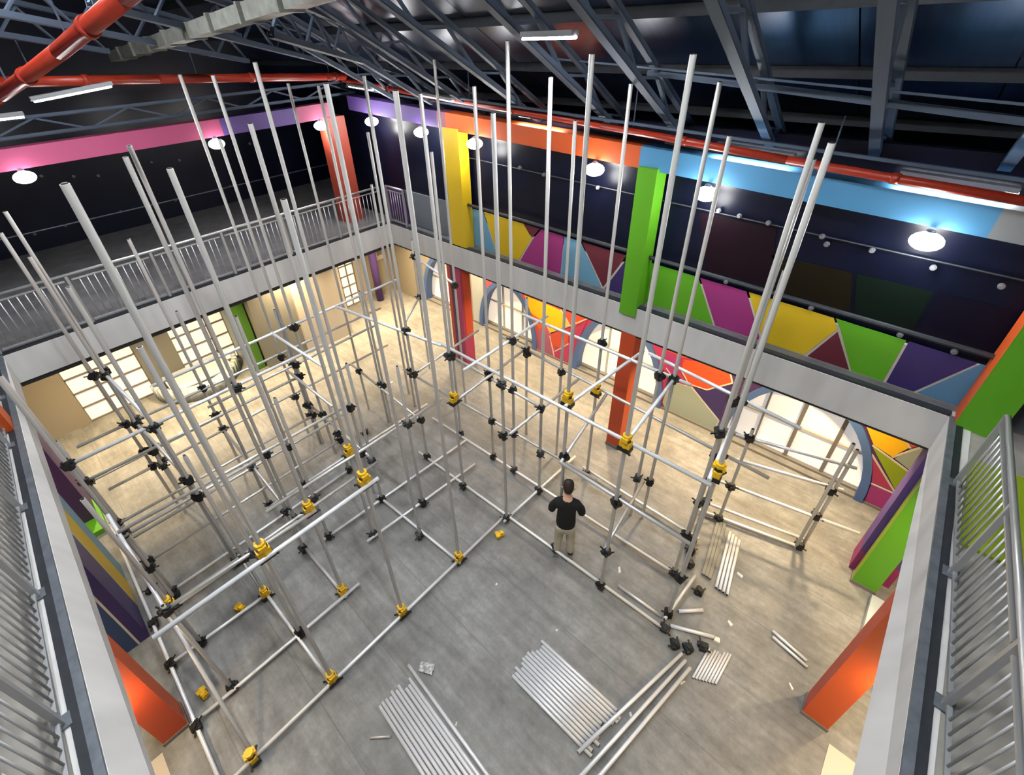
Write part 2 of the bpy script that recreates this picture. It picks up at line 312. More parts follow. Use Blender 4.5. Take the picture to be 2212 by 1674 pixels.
LP = [('pale', [(-9.55,2.9),(-9.0,2.9),(-9.0,1.25),(-9.27,.3),(-9.27,.02),(-9.55,.02)]), ('amber', [(-7.42,1.66),(-6.17,1.64),(-5.88,1.31),(-6.47,.8),(-6.67,1.07),(-7.18,1.18)]), ('orange', [(-7.2,1.16),(-6.7,1.05),(-6.81,.76),(-7.1,.9)]), ('redor', [(-6.1,1.67),(-5.31,1.72),(-5.74,1.27),(-5.85,1.31)]),
 ('redor', [(-6.45,.78),(-5.87,1.18),(-5.88,.71),(-6.16,.42),(-6.46,.45)]), ('raspberry', [(-5.74,1.24),(-5.34,1.66),(-5.6,.82),(-5.72,.02),(-6.3,.02),(-6.3,.25),(-5.86,.69)]), ('mauve', [(-6.9,.7),(-6.5,.75),(-6.5,.4),(-6.35,.02),(-6.9,.02)]),
 ('orange_red', [(-2.79,1.6),(-1.87,1.83),(-1.74,1.5),(-2.17,1.08),(-2.57,1.05),(-2.8,1.32)]), ('magenta', [(-3.18,1.62),(-2.86,1.64),(-2.86,1.1),(-2.97,1.05),(-3.12,1.2)]), ('redor', [(-3.5,1.9),(-1.6,2.3),(-1.9,1.86),(-2.82,1.64),(-3.2,1.66)]),
 ('sage', [(-2.98,.9),(-2.5,.97),(-1.76,.38),(-1.78,.05),(-2.95,.03),(-3.06,.2)]), ('indigo', [(-2.46,.98),(-2.17,1.04),(-1.74,1.44),(-1.76,.44)]), ('plum', [(-3.06,1.15),(-2.95,1.02),(-2.96,.92),(-3.07,.6)]),
 ('amber', [(.5,1.8),(1.08,1.76),(1.22,1.6),(1.1,1.28),(.79,1.38)]), ('redor', [(1.12,1.77),(1.36,1.77),(1.25,1.62)]), ('sage', [(1.35,1.72),(1.43,1.7),(1.43,1.14),(1.14,1.27),(1.25,1.57)]), ('lime', [(.79,1.33),(1.41,1.1),(1.4,.6)]),
 ('raspberry', [(.86,1.14),(1.37,.56),(1.05,.55)]), ('magenta', [(1.06,.5),(1.39,.5),(1.39,.01),(1.1,.01)])]
for c, p in LP: poly_xz('mural_panel', p, LY, .012, c, lw)
for a, b in [((-6.17,1.66),(-5.86,1.31)),((-5.86,1.31),(-6.47,.79)),((-6.47,.79),(-6.67,1.07)),((-6.47,.79),(-5.34,1.7)),((-6.5,.7),(-6.3,.02)),((-6.3,.25),(-5.86,.7)),((-1.87,1.84),(-1.72,1.5)),((-1.72,1.5),(-2.17,1.07)),((-2.17,1.07),(-2.57,1.03)),((-2.57,1.03),(-2.81,1.32)),((-2.5,.98),(-1.75,.4)),((-1.75,.4),(-1.78,.03)),((-3.14,1.2),(-2.95,1.03)),((-2.95,1.0),(-3.07,.5)),
             ((.78,1.36),(1.43,1.1)),((1.1,1.27),(1.38,1.74)),((1.08,1.78),(1.24,1.6)),((.84,1.16),(1.4,.56)),((1.04,.525),(1.4,.525))]:
    strip_xz('paint_line', a, b, LY, .03, .016, 'cream', lw)
struct(box('baseboard_far', 'frame', (-14, 1.45, LY-.03, LY, 0, .06)))
struct(box('wall_far_return', 'beige', (-13.8, -12.1, LY-.25, LY, 0, 3.1)))

# ------------------------------------------------------------------ lower left wall with gridded windows
WX = -13.6
lwl = struct(ob('wall_left_lower', None), 'beige and grey ground floor wall under the left gallery')
for y0, y1, m in [(-4, -.8, 'beige'), (.7, 1.55, 'midgrey'), (2.95, 3.3, 'pale'), (7.3, 9, 'beige')]:
    box('wall_panel', m, (WX-.2, WX, y0, y1, 0, 3.1), lwl)
box('wall_panel', 'cream', (WX-.2, WX, -.8, 7.3, 2.6, 3.1), lwl); box('wall_panel', 'midgrey', (WX-.22, WX-.2, -6, 9.2, 0, 3.1), lwl)
def gridwin(n, y0, y1, z0, z1, ny, nz):
    w = struct(ob('window_%d' % n, None), 'bright backlit window with a grey grid of bars')
    for j in range(ny):
        for k in range(nz):
            ya, yb = y0+(y1-y0)*j/ny+.015, y0+(y1-y0)*(j+1)/ny-.015; za, zb = z0+(z1-z0)*k/nz+.015, z0+(z1-z0)*(k+1)/nz-.015
            box('pane', 'glow', (WX-.1, WX-.07, ya, yb, za, zb), w)
    for j in range(ny+1): box('bar', 'frame', (WX-.09, WX-.03, y0+(y1-y0)*j/ny-.018, y0+(y1-y0)*j/ny+.018, z0, z1), w)
    for k in range(nz+1): box('bar', 'frame', (WX-.09, WX-.03, y0, y1, z0+(z1-z0)*k/nz-.018, z0+(z1-z0)*k/nz+.018), w)
gridwin(5, -.8, .7, .02, 2.6, 3, 6); gridwin(6, 1.55, 2.95, .02, 2.6, 3, 6); gridwin(7, 6.2, 7.3, .02, 2.6, 4, 7)
# projecting room block
blk = struct(ob('wall_left_block', None), 'projecting grey and beige room block under the left gallery')
box('wall_panel', 'midgrey', (WX, -12.15, 3.3, 4.45, 0, 3.1), blk); box('wall_panel', 'cream', (WX, -12.05, 4.45, 5.95, 0, 3.1), blk)
# grey arched screen + white curved plinth
def curved(name, cx, cy, r, a0, a1, z0, z1, th, m, parent=None, n=20, zt=None):
    q = MB()
    for i in range(n):
        ta, tb = a0+(a1-a0)*i/n, a0+(a1-a0)*(i+1)/n
        za = z1 if zt is None else zt(i/n); zb = z1 if zt is None else zt((i+1)/n)
        P = lambda r_, t, z: (cx+r_*math.cos(t), cy+r_*math.sin(t), z)
        q.hexa([P(r-th, ta, z0), P(r, ta, z0), P(r, tb, z0), P(r-th, tb, z0)], [P(r-th, ta, za), P(r, ta, za), P(r, tb, zb), P(r-th, tb, zb)])
    return q.build(name, m, parent, True)
pl = thing('curved_plinth', 'white rounded low plinth in front of the middle window, left', 'plinth')
curved('plinth_wall', -13.4, 1.72, 1.1, -math.pi/2, math.pi/2, 0, .42, .12, 'pale', pl)
box('plinth_top', 'pale', (-13.55, -12.55, .95, 2.5, .38, .415), pl)
tag(curved('purple_column', -13.2, 7.85, .13, 0, 2*math.pi, 0, 3.1, .1, 'purple'), 'slim round purple column beside the gridded window in the far left corner', 'column')
tag(box('green_column', 'dgreen', (-12.75, -12.45, 2.9, 3.25, 0, 3.1)), 'dark green square column under the left gallery', 'column')
sg = thing('wall_notice', 'small framed notice on the beige wall near the purple column', 'notice')
box('frame', 'beige', (-13.59, -13.55, 8.15, 8.55, 1.25, 1.85), sg); box('sheet', 'cream', (-13.55, -13.54, 8.19, 8.51, 1.29, 1.81), sg); box('mark', 'frame', (-13.54, -13.536, 8.25, 8.45, 1.45, 1.62), sg)
# lower left painted piers below the near left slab edge
def pier(name, label, x0, x1, y0, y1, bands):
    t = thing(name, label, 'pier')
    for m, xa, xb, za, zb in bands: box('painted_panel', m, (xa, xb, y0, y1, za, zb), t)
    return t
t = thing('painted_pier', 'purple and green painted pier with a green foot below the near left slab', 'pier')
box('painted_panel', 'plum', (-10.6, -9.95, -1.62, -1.36, .12, 3.1), t); box('painted_panel', 'lime', (-10.6, -9.95, -1.9, -1.62, .12, 3.1), t); box('foot', 'green', (-10.6, -9.54, -1.9, -1.3, 0, .12), t)
t = thing('painted_pier', 'pier striped yellow, purple and blue below the near left slab', 'pier')
for m, xa, xb, ya, yb in [('lightblue', -8.5, -8.05, -1.7, -1.36), ('yellow', -8.05, -7.45, -1.7, -1.36), ('cream', -7.45, -7.41, -1.7, -1.36), ('indigo', -7.41, -6.7, -1.5, -1.36), ('cream', -7.41, -6.7, -1.53, -1.5), ('deepblue', -7.41, -6.69, -1.7, -1.53)]:
    box('painted_panel', m, (xa, xb, ya, yb, 0, 3.1), t)
pier('painted_pier', 'purple painted pier behind the lime and green column at the right', 1.2, 1.7, 7.27, 7.7, [('purple', 1.19, 1.75, .5, 3.1), ('magenta', 1.19, 1.75, 0, .5)])
struct(box('wall_right_lower', 'cream', (2.9, 3.1, -6, 9, 0, 3.1))); struct(box('wall_near_lower', 'cream', (-18, 3, -3.4, -3.2, 0, 3.1)))
for i, (x0, x1, y0, y1) in enumerate([(1.55, 2.9, 3.0, 4.35), (-4.9, -3.2, -3.1, -1.7)]):
    tag(box('floor_mat', 'cream', (x0, x1, y0, y1, 0, .012)), ['pale tiled floor patch beside the right orange column', 'pale tiled floor patch beside the left orange column'][i], 'floor patch')
tag(box('white_kerb', 'pale', (1.56, 2.2, 5.5, 6.9, 0, .1)), 'white kerb slab beside the green column on the right', 'kerb')

# ------------------------------------------------------------------ columns
def column(name, label, x0, x1, y0, y1, z0, z1, front, side, base=True):
    t = thing(name, label, 'column', ((x0+x1)/2, (y0+y1)/2, z0)); hx, hy, h = (x1-x0)/2, (y1-y0)/2, z1-z0
    q = MB().box(-hx, hx, -hy, hy, .06 if base else 0, h)
    for i, f in enumerate(q.f): q.mi[i] = 0
    for i in (2, 3): q.mi[i] = 0            # -y, +y faces
    for i in (4, 5): q.mi[i] = 1            # -x, +x faces
    q.build('shaft', [front, side], t)
    if base: MB().box(-hx-.012, hx+.012, -hy-.012, hy+.012, 0, .07).build('base_trim', 'frame', t)
    return t
cc = column('square_column', 'crimson column with an orange edge under the far slab', -8.42, -7.95, 7.06, 7.4, 0, 3.1, 'raspberry', 'raspberry')
for m_, xa, xb in [('redor', -.235, -.12), ('plum', -.1, -.03)]: box('stripe', m_, (xa, xb, -.178, -.169, .07, 3.05), cc)
box('stripe', 'orange_red', (.235, .242, -.1, .16, 1.0, 3.05), cc)
column('square_column', 'orange column on the ground floor right behind the scaffold', -3.45, -3.15, 7.05, 7.4, 0, 3.1, 'orange_red', 'orange')
column('square_column', 'bright green column on the ground floor at the right corner', 1.27, 1.6, 7.0, 7.24, 0, 3.1, 'green', 'lime')
column('square_column', 'orange column on the ground floor below the near right slab', 1.19, 1.49, 4.47, 4.76, 0, 3.1, 'orange', 'redor')
column('square_column', 'orange column on the ground floor below the near left slab', -5.31, -4.95, -1.65, -1.34, 0, 3.1, 'orange', 'orange_red')
column('square_column', 'yellow upper column standing on the far gallery edge', -8.09, -7.62, 7.04, 7.32, 3.6, 6.22, 'yellow', 'yellow', False)
column('square_column', 'bright green upper column hanging over the far slab edge', -3.52, -3.2, 6.98, 7.32, 3.45, 6.04, 'green', 'green', False)
column('square_column', 'green upper column with an orange face at the right corner', 1.17, 1.55, 6.88, 7.3, 3.5, 6.0, 'green', 'orange', False)
column('square_column', 'red upper column carrying the pink beam at the far left corner', -12.0, -11.55, 6.35, 6.85, 3.6, 6.24, 'brick', 'brick', False)
column('square_column', 'orange upper column at the far left edge of view', -8.4, -8.02, -1.5, -1.2, 3.63, 6.2, 'orange', 'orange', False)

# ------------------------------------------------------------------ painted beams
def beam(name, label, segs):
    t = thing(name, label, 'beam')
    for m, a, b, zb0, zb1, h0, h1, n in segs:
        a = Vector(a); b = Vector(b); n = Vector(n)*.3
        q = [(a.x, a.y, zb0), (b.x, b.y, zb1), (b.x+n.x, b.y+n.y, zb1), (a.x+n.x, a.y+n.y, zb0)]
        p = [(a.x, a.y, zb0+h0), (b.x, b.y, zb1+h1), (b.x+n.x, b.y+n.y, zb1+h1), (a.x+n.x, a.y+n.y, zb0+h0)]
        MB().hexa(q, p).build('section', m, t)
    return t
px = -11.6
beam('painted_beam', 'pink and purple painted beam along the left side under the roof',
     [('pink', (px, -4, 0), (px, 3.92, 0), 6.22, 6.22, .34, .33, (-1, 0, 0)), ('purple', (px, 3.92, 0), (px, 5.6, 0), 6.22, 6.22, .33, .33, (-1, 0, 0)), ('pink', (px, 5.6, 0), (px, 6.6, 0), 6.22, 6.23, .33, .33, (-1, 0, 0))])
def bz(x): return 6.19-.0415*(x+8.07)
def bh(x): return .31-.0
beam('painted_beam', 'purple, orange and blue painted beam along the far side under the roof',
     [(m, (a, 7.05, 0), (b, 7.05, 0), bz(a), bz(b), .32, .32, (0, 1, 0)) for m, a, b in [('purple', -11.6, -8.25), ('mauve', -8.25, -7.98), ('orange', -7.98, -3.55), ('blue', -3.55, .55), ('grey', .55, 1.6)]])

# ------------------------------------------------------------------ roof trusses
def webs(t, A0, A1, B0, B1, n, m='truss', w=.05):
    A0, A1, B0, B1 = map(Vector, (A0, A1, B0, B1))
    for i in range(n):
        f, g = i/n, (i+.5)/n
        MB().bar(A0.lerp(A1, f), B0.lerp(B1, g), w, w*.7).build('web', m, t)
        MB().bar(B0.lerp(B1, g), A0.lerp(A1, (i+1)/n), w, w*.7).build('web', m, t)
tx = [-9.6, -8.4, -7.2, -5.8, -4.2, -3.13, -1.88, -.72, .42, 1.6]
tl = {-9.6: 'ninth roof truss counted from the right edge, dim grey', -8.4: 'eighth roof truss counted from the right edge', -7.2: 'seventh roof truss counted from the right, above the yellow column', -5.8: 'sixth roof truss counted from the right edge', -4.2: 'fifth roof truss from the right, over the orange beam section',
      -3.13: 'fourth roof truss from the right, ending by the blue beam start', -1.88: 'third roof truss from the right with doubled chords', -.72: 'second roof truss from the right, broad and bright', .42: 'roof truss at the upper right edge', 1.6: 'roof truss past the right edge above the near right gallery'}
for x in tx:
    t = thing('roof_truss', tl[x], 'truss', (x, 8.0, zr(8.0)))
    o = Vector((x, 8.0, zr(8.0)))
    A0, A1 = Vector((x, 8.0, zr(8.0)))-o, Vector((x, -5, zr(-5)))-o
    B0, B1 = Vector((x, 8.0, zr(8.0, .12)))-o, Vector((x, -5, zr(-5, .62)))-o
    if x <= -7.2: A1 = A0.lerp(A1, .45); B1 = B0.lerp(B1, .45)
    MB().channel(A0, A1, .11, .07).build('bottom_chord', 'truss', t); MB().channel(B0+Vector((.05, 0, .1)), B1+Vector((.05, 0, .1)), .08, .06).build('top_chord', 'truss', t)
    webs(t, A0+Vector((.02, 0, .03)), A1+Vector((.02, 0, .03)), B0+Vector((.02, 0, .1)), B1+Vector((.02, 0, .1)), 12 if x > -7.2 else 6)
# diagonal trusses over the left corner
dv = Vector((-.55, .82, -.16))
for i, (p, s) in enumerate([((-11.5, 7.03, 7.25), 6.5), ((-11.5, 4.82, 7.5), 6.5), ((-11.5, 2.44, 7.8), 6.0), ((-10.2, 8.2, 6.95), 6.0)]):
    p = Vector(p); q = p-dv*s
    t = thing('roof_truss', ['diagonal roof truss running to the far left corner', 'middle diagonal roof truss above the pink beam', 'nearest diagonal roof truss above the left red pipe', 'diagonal roof truss above the purple beam'][i], 'truss', p)
    MB().channel((0, 0, 0), q-p, .1, .07).build('bottom_chord', 'truss', t); MB().channel((0, 0, .45), q-p+Vector((0, 0, .5)), .08, .06).build('top_chord', 'truss', t)
    webs(t, (0, 0, .03), q-p+Vector((0, 0, .03)), (0, 0, .42), q-p+Vector((0, 0, .47)), 7, w=.04)
# lattice girder over the pink beam
t = thing('lattice_girder', 'horizontal lattice girder just above the pink beam', 'girder', (-11.9, 0, 6.6))
MB().channel((0, -4, .05), (0, 7.5, .05), .07, .05).build('bottom_chord', 'truss', t); MB().channel((0, -4, .34), (0, 7.5, .31), .07, .05).build('top_chord', 'truss', t)
webs(t, (0, -4, .06), (0, 7.5, .06), (0, -4, .34), (0, 7.5, .31), 8, w=.045)
# straight steel members along the far side
for nm, lab, a, b, w in [('steel_channel', 'long grey steel channel crossing the trusses near the upper right', (-3.2, 6.3, 7.36), (1.6, 6.3, 6.95), .09), ('steel_channel', 'slim grey steel member just above the long red pipe', (-7.8, 6.74, 6.86), (1.6, 6.74, 6.46), .05), ('steel_channel', 'pale steel channel above the purple and orange beam sections', (-11.4, 6.99, 6.86), (-3.2, 6.99, 6.47), .05), ('steel_channel', 'pale steel channel resting just above the blue beam section', (-3.15, 6.99, 6.43), (1.6, 6.99, 6.2), .05), ('steel_channel', 'thin conduit rail above the grey channel at the upper right', (-4.6, 6.1, 7.52), (1.6, 6.1, 7.12), .03)]:
    tag(MB().bar(a, b, w, w*.7).build(nm, 'truss'), lab, 'channel')
# red pipes
def pipe(label, pts, r):
    t = thing('red_pipe', label, 'pipe')
    for a, b in zip(pts[:-1], pts[1:]):
        MB().tube(a, b, r, 14).build('pipe_run', 'red', t, True)
        L = (Vector(b)-Vector(a)); n = max(1, int(L.length/2.2)); d = L.normalized()
        for i in range(n): c = Vector(a)+L*((i+.5)/n); MB().tube(c-d*.04, c+d*.04, r*1.22, 14).build('pipe_coupling', 'red', t, True)
        for i in range(n): c = Vector(a)+L*((i+.2)/n); MB().tube(c, c+Vector((0, 0, .55)), .01, 6).build('hanger_rod', 'truss', t)
    return t
pipe('long red pipe running the far side above the orange and blue beam', [(-11.3, 6.86, 7.02), (-7.75, 6.86, 6.79), (-4.15, 6.86, 6.59), (-1.5, 6.86, 6.41), (.7, 6.86, 6.29), (1.8, 6.86, 6.21)], .05)
pipe('red pipe running horizontally above the pink beam', [(-10.9, -2, 7.7), (-10.9, .79, 7.52), (-10.9, 2.9, 7.38), (-10.9, 6.2, 7.15), (-10.98, 6.72, 7.11)], .075)
pipe('thick red pipe slanting across the upper left corner', [(-8.6, .42, 7.41), (-8, .53, 7.5), (-6, .92, 7.88), (-4.5, 1.19, 8.18), (-3.2, 1.43, 8.44)], .066)
# duct
t = thing('air_duct', 'pale sheet metal air duct slanting below the left roof', 'duct')
da, db = Vector((-13.6, 3.0, 7.72)), Vector((-4.6, 3.0, 8.3)); nd = 9
for i in range(nd):
    a, b = da.lerp(db, i/nd), da.lerp(db, (i+1)/nd-.012)
    MB().bar(a, b, .26, .18).build('duct_section', 'duct', t); MB().bar(b-(b-a).normalized()*.02, b+(b-a).normalized()*.03, .3, .22).build('duct_flange', 'duct', t)

# ------------------------------------------------------------------ lamps
def flood(loc, label):
    t = thing('flood_lamp', label, 'lamp', loc)
    q = MB(); n = 10
    for k in range(n):
        a0, a1 = -math.pi/2+math.pi*k/n, -math.pi/2+math.pi*(k+1)/n
        q.tube((0, 0, .1*math.sin(a0)), (0, 0, .1*math.sin(a1)), max(.003, .16*math.cos(a0)), 20, 0, max(.003, .16*math.cos(a1)))
    q.build('globe', 'lampglass', t, True)
    MB().tube((0, 0, .085), (0, 0, .12), .05, 12).bar((0, 0, .115), (0, 0, .135), .05, .08).build('bracket', 'angle', t)
    light('flood_light', 'POINT', (0, 0, -.26), FLOOD_W, (1, .985, .96), t, .12)
for i, y in enumerate([.49, 3.72, 6.2]):
    flood((-11.62, y, 6.085), ['blazing round lamp under the pink beam at the left edge', 'round lamp under the middle of the pink beam', 'round lamp under the pink beam near the red column'][i])
for i, x in enumerate([-10.6, -8.75, -7.1, -4.3, -2.42, .1]):
    flood((x, 7.0, bz(x)-.15), ['round lamp under the purple beam nearest the red column', 'round lamp under the purple beam near the yellow column', 'round lamp under the orange beam beside the yellow column', 'round lamp under the orange beam near the green column', 'round lamp under the blue beam near the green column', 'round lamp under the blue beam at the right'][i])
def tube_lamp(a, b, label, pw=1.0):
    a = Vector(a); b = Vector(b); c = (a+b)/2; d = (b-a)
    t = thing('tube_lamp', label, 'lamp', c)
    MB().bar(-d/2+Vector((0, 0, .05)), d/2+Vector((0, 0, .05)), .12, .05).build('housing', 'lampbody', t)
    for sx in (-.03, .03): MB().tube(-d/2*.95+Vector((sx, 0, .012)), d/2*.95+Vector((sx, 0, .012)), .014, 8).build('tube', 'tubeglass', t)
    light('tube_light', 'AREA', (0, 0, -.02), TUBE_W*pw, (.95, .98, 1), t, d.length, (0, 0, math.atan2(d.y, d.x)), .12)
tube_lamp((-9.5, .9, 7.3), (-9.5, 1.9, 7.4), 'bright tube lamp below the left red pipe', .6)
tube_lamp((-9.5, .2, 7.14), (-9.5, .75, 7.14), 'short tube lamp at the left edge above the pink beam', .4)
tube_lamp((-3.75, 4.5, 7.78), (-3.1, 4.5, 7.78), 'tube lamp hanging between trusses at the top centre')
tube_lamp((-7.95, 6.5, 6.86), (-7.1, 6.5, 6.8), 'tube lamp below the red pipe near the yellow column', .2)
tube_lamp((-10.5, 6.5, 6.93), (-9.6, 6.5, 6.89), 'tube lamp below the red pipe near the far left corner', .2)
for x, l in [(-5.6, 'tube standing in for a bright reflection near the fifth truss, mostly hidden above the red pipe'), (-2.0, 'tube standing in for a bright reflection over the blue beam start'), (.1, 'tube standing in for a bright reflection over the blue beam near the right edge')]:
    tube_lamp((x-.5, 7.2, bz(x)+.45), (x+.5, 7.2, bz(x)+.41), l, .08)  # weak glowing tubes in place of bright reflections along the steel channel
for i, (x, y) in enumerate([(-.8, 1.2), (-4.6, -.6), (-7.5, 1.0), (1.5, 3.0)]):  # out-of-view tube lamps, added to raise the general light in the atrium
    tube_lamp((x-.6, y, zr(y, .3)), (x+.6, y, zr(y, .3)), ['added unseen tube lamp high in the roof above the centre', 'added unseen tube lamp high in the roof above the near left side', 'added unseen tube lamp high in the roof above the left side', 'added unseen tube lamp high in the roof above the near right side'][i], [4.2, 3.6, 2.3, .5][i])
wm = MB().tube((0, 0, 0), (0, 0, .04), .09, 14).mesh('downlight', 'warmglass'); wr = MB().tube((0, 0, .01), (0, 0, .05), .12, 14).mesh('ring', 'lampbody')
def warm(x, y, w=WARM_W):
    t = thing('downlight', 'warm recessed downlight under the gallery slab', 'lamp', (x, y, 3.08), 'warm downlights under the gallery slabs')
    ob('lens', wm, t); ob('trim_ring', wr, t)
    light('downlight_light', 'AREA', (0, 0, -.03), w, (1, .73, .40), t, .18, spread=math.radians(125))
for y in (-.6, 1.8, 4.3, 6.8): warm(-11.8, y, WARM_W*1.5)
for x in (-11.4, -9.0, -6.4, -4.2, -2.0, .2): warm(x, 8.1)
for y in (2.8, 6.0): warm(2.2, y, WARM_W*.6)
for x in (-8.6, -4.6): warm(x, -2.3, WARM_W*.3)
for i, (x, y, z) in enumerate([(-4.75, -1.72, 1.5), (1.72, 4.3, 1.6)]):
    t = thing('work_lamp', ['small bright work lamp beside the left orange column', 'small bright work lamp beside the right orange column'][i], 'lamp', (x, y, 0))
    MB().tube((0, 0, z), (0, 0, z+.08), .06, 12).build('lens', 'warmglass', t, True); MB().tube((0, 0, z+.08), (0, 0, 3.16), .012, 6).build('cord', 'black', t)
    light('work_light', 'POINT', (0, 0, z-.1), 14, (1, .8, .5), t, .06)

# ------------------------------------------------------------------ railings
def railing(label, a, b, inward, zt=4.6, step=.115, post=1.55):
    a = Vector(a); b = Vector(b); L = (b-a).length; d = (b-a).normalized()
    t = thing('guard_rail', label, 'railing', (a.x, a.y, 3.62)); h = zt-3.62
    MB().tube(Vector((0, 0, h)), d*L+Vector((0, 0, h)), .026, 10).build('hand_rail', 'steel', t, True)
    n = int(L/post)+1; seg = L/n
    pm = MB().box(-.022, .022, -.022, .022, 0, h).mesh('post', 'steel')
    bm = MB().tube((0, 0, .08), (0, 0, h-.1), .009, 6).mesh('baluster', 'steel', True)
    pf = MB().box(-.06, .06, -.06, .06, 0, .012).mesh('foot', 'angle')
    for i in range(n+1):
        p = ob('post', pm, t, d*(seg*i)); ob('foot_plate', pf, p)
    for i in range(n):
        s0, s1 = seg*i+.05, seg*(i+1)-.05
        MB().bar(d*s0+Vector((0, 0, h-.1)), d*s1+Vector((0, 0, h-.1)), .03, .022).build('panel_top_rail', 'steel', t)
        MB().bar(d*s0+Vector((0, 0, .08)), d*s1+Vector((0, 0, .08)), .03, .022).build('panel_bottom_rail', 'steel', t)
        k = int((s1-s0)/step)
        for j in range(1, k+1): ob('baluster', bm, t, d*(s0+(s1-s0)*j/(k+1)))
    return t
railing('galvanised railing with close vertical bars along the left gallery', (-10.67, -1.1, 0), (-10.67, 6.9, 0), (1, 0, 0))
railing('short galvanised railing by the red column at the far left corner', (-10.6, 7.1, 0), (-9.9, 7.1, 0), (0, -1, 0))
railing('galvanised railing seen from above at the near left', (-10.5, -1.22, 0), (-.6, -1.47, 0), (0, 1, 0))
railing('galvanised railing seen from above at the near right', (1.265, 5.76, 0), (1.53, .6, 0), (-1, 0, 0))
tag(MB().box(1.36, 1.8, 4.9, 6.3, 3.602, 3.64).build('green_board', 'lime'), 'lime green board lying behind the near right railing', 'board')

# ------------------------------------------------------------------ scaffold
R = .027
sc = thing('scaffolding', 'large open grid of galvanised scaffold tubes filling the atrium', 'scaffolding', (-5, 2.5, 0))
SO = Vector((-5, 2.5, 0))
poles = [(-3.89,.32,7.21),(-3.88,1.6,6.8),(-3.86,2.85,7.46),(-3.8,4.05,7.13),(-9.1,0,6.1),(-9.1,-.17,5.85),(-8.95,-.04,5.5),(-6.9,.12,5.62),(-6.18,1.08,6.95),(-6.9,1.29,6.95),(-4.9,1.13,7.0),(-9.1,1.15,5.35),(-4.87,.31,5.58),(-8.9,2.67,7.5),(-7.9,2.78,7.5),
 (-8.4,2.75,6.64),(-5.45,2.13,7.17),(-6.3,2.72,7.67),(-8.6,4.17,7.26),(-7.7,4.22,7.25),(-4.77,2.7,7.5),(-6.15,4.06,7.43),(-7.75,5.0,6.45),(-8.3,5.23,5.4),(-4.97,4.03,7.27),(-6.1,5.04,6.3),(-6.8,5.88,7.5),(-5.05,5.03,7.25),(-4.46,5.05,7.75),(-3.74,4.98,7.39),(-2.8,4.35,7.65),(-4.1,6.06,6.76),
 (-3.25,5.97,7.25),(-1.75,4.13,7.66),(-2.1,5.75,7.32),(-1.9,5.82,6.8),(-.95,5.15,7.1),(-.71,4.43,7.08),(-1.05,5.87,6.65),(-.98,5.95,5.4),
 (-5.9,-.82,3.6),(-4.92,-.74,2.4),(-5.85,.22,3.5),(-6.85,.15,3.4),(-6.05,1.53,3.5),(-5.98,2.71,3.5),(-5.28,3.2,3.5),(-7.6,1.1,4.6),(-7.55,1.82,4.2),(-9.5,3.1,3.6),(-8.45,2.71,3.6),(-7.8,4.2,3.6),(-8.7,6.3,3.8),(-7.0,-.87,6.5),(-5.0,6.1,3.6),(-8.5,-1.02,4.2),(-9.02,-1.05,2.6),(-7.15,-.85,1.8),(-7.15,2.68,2.0)]
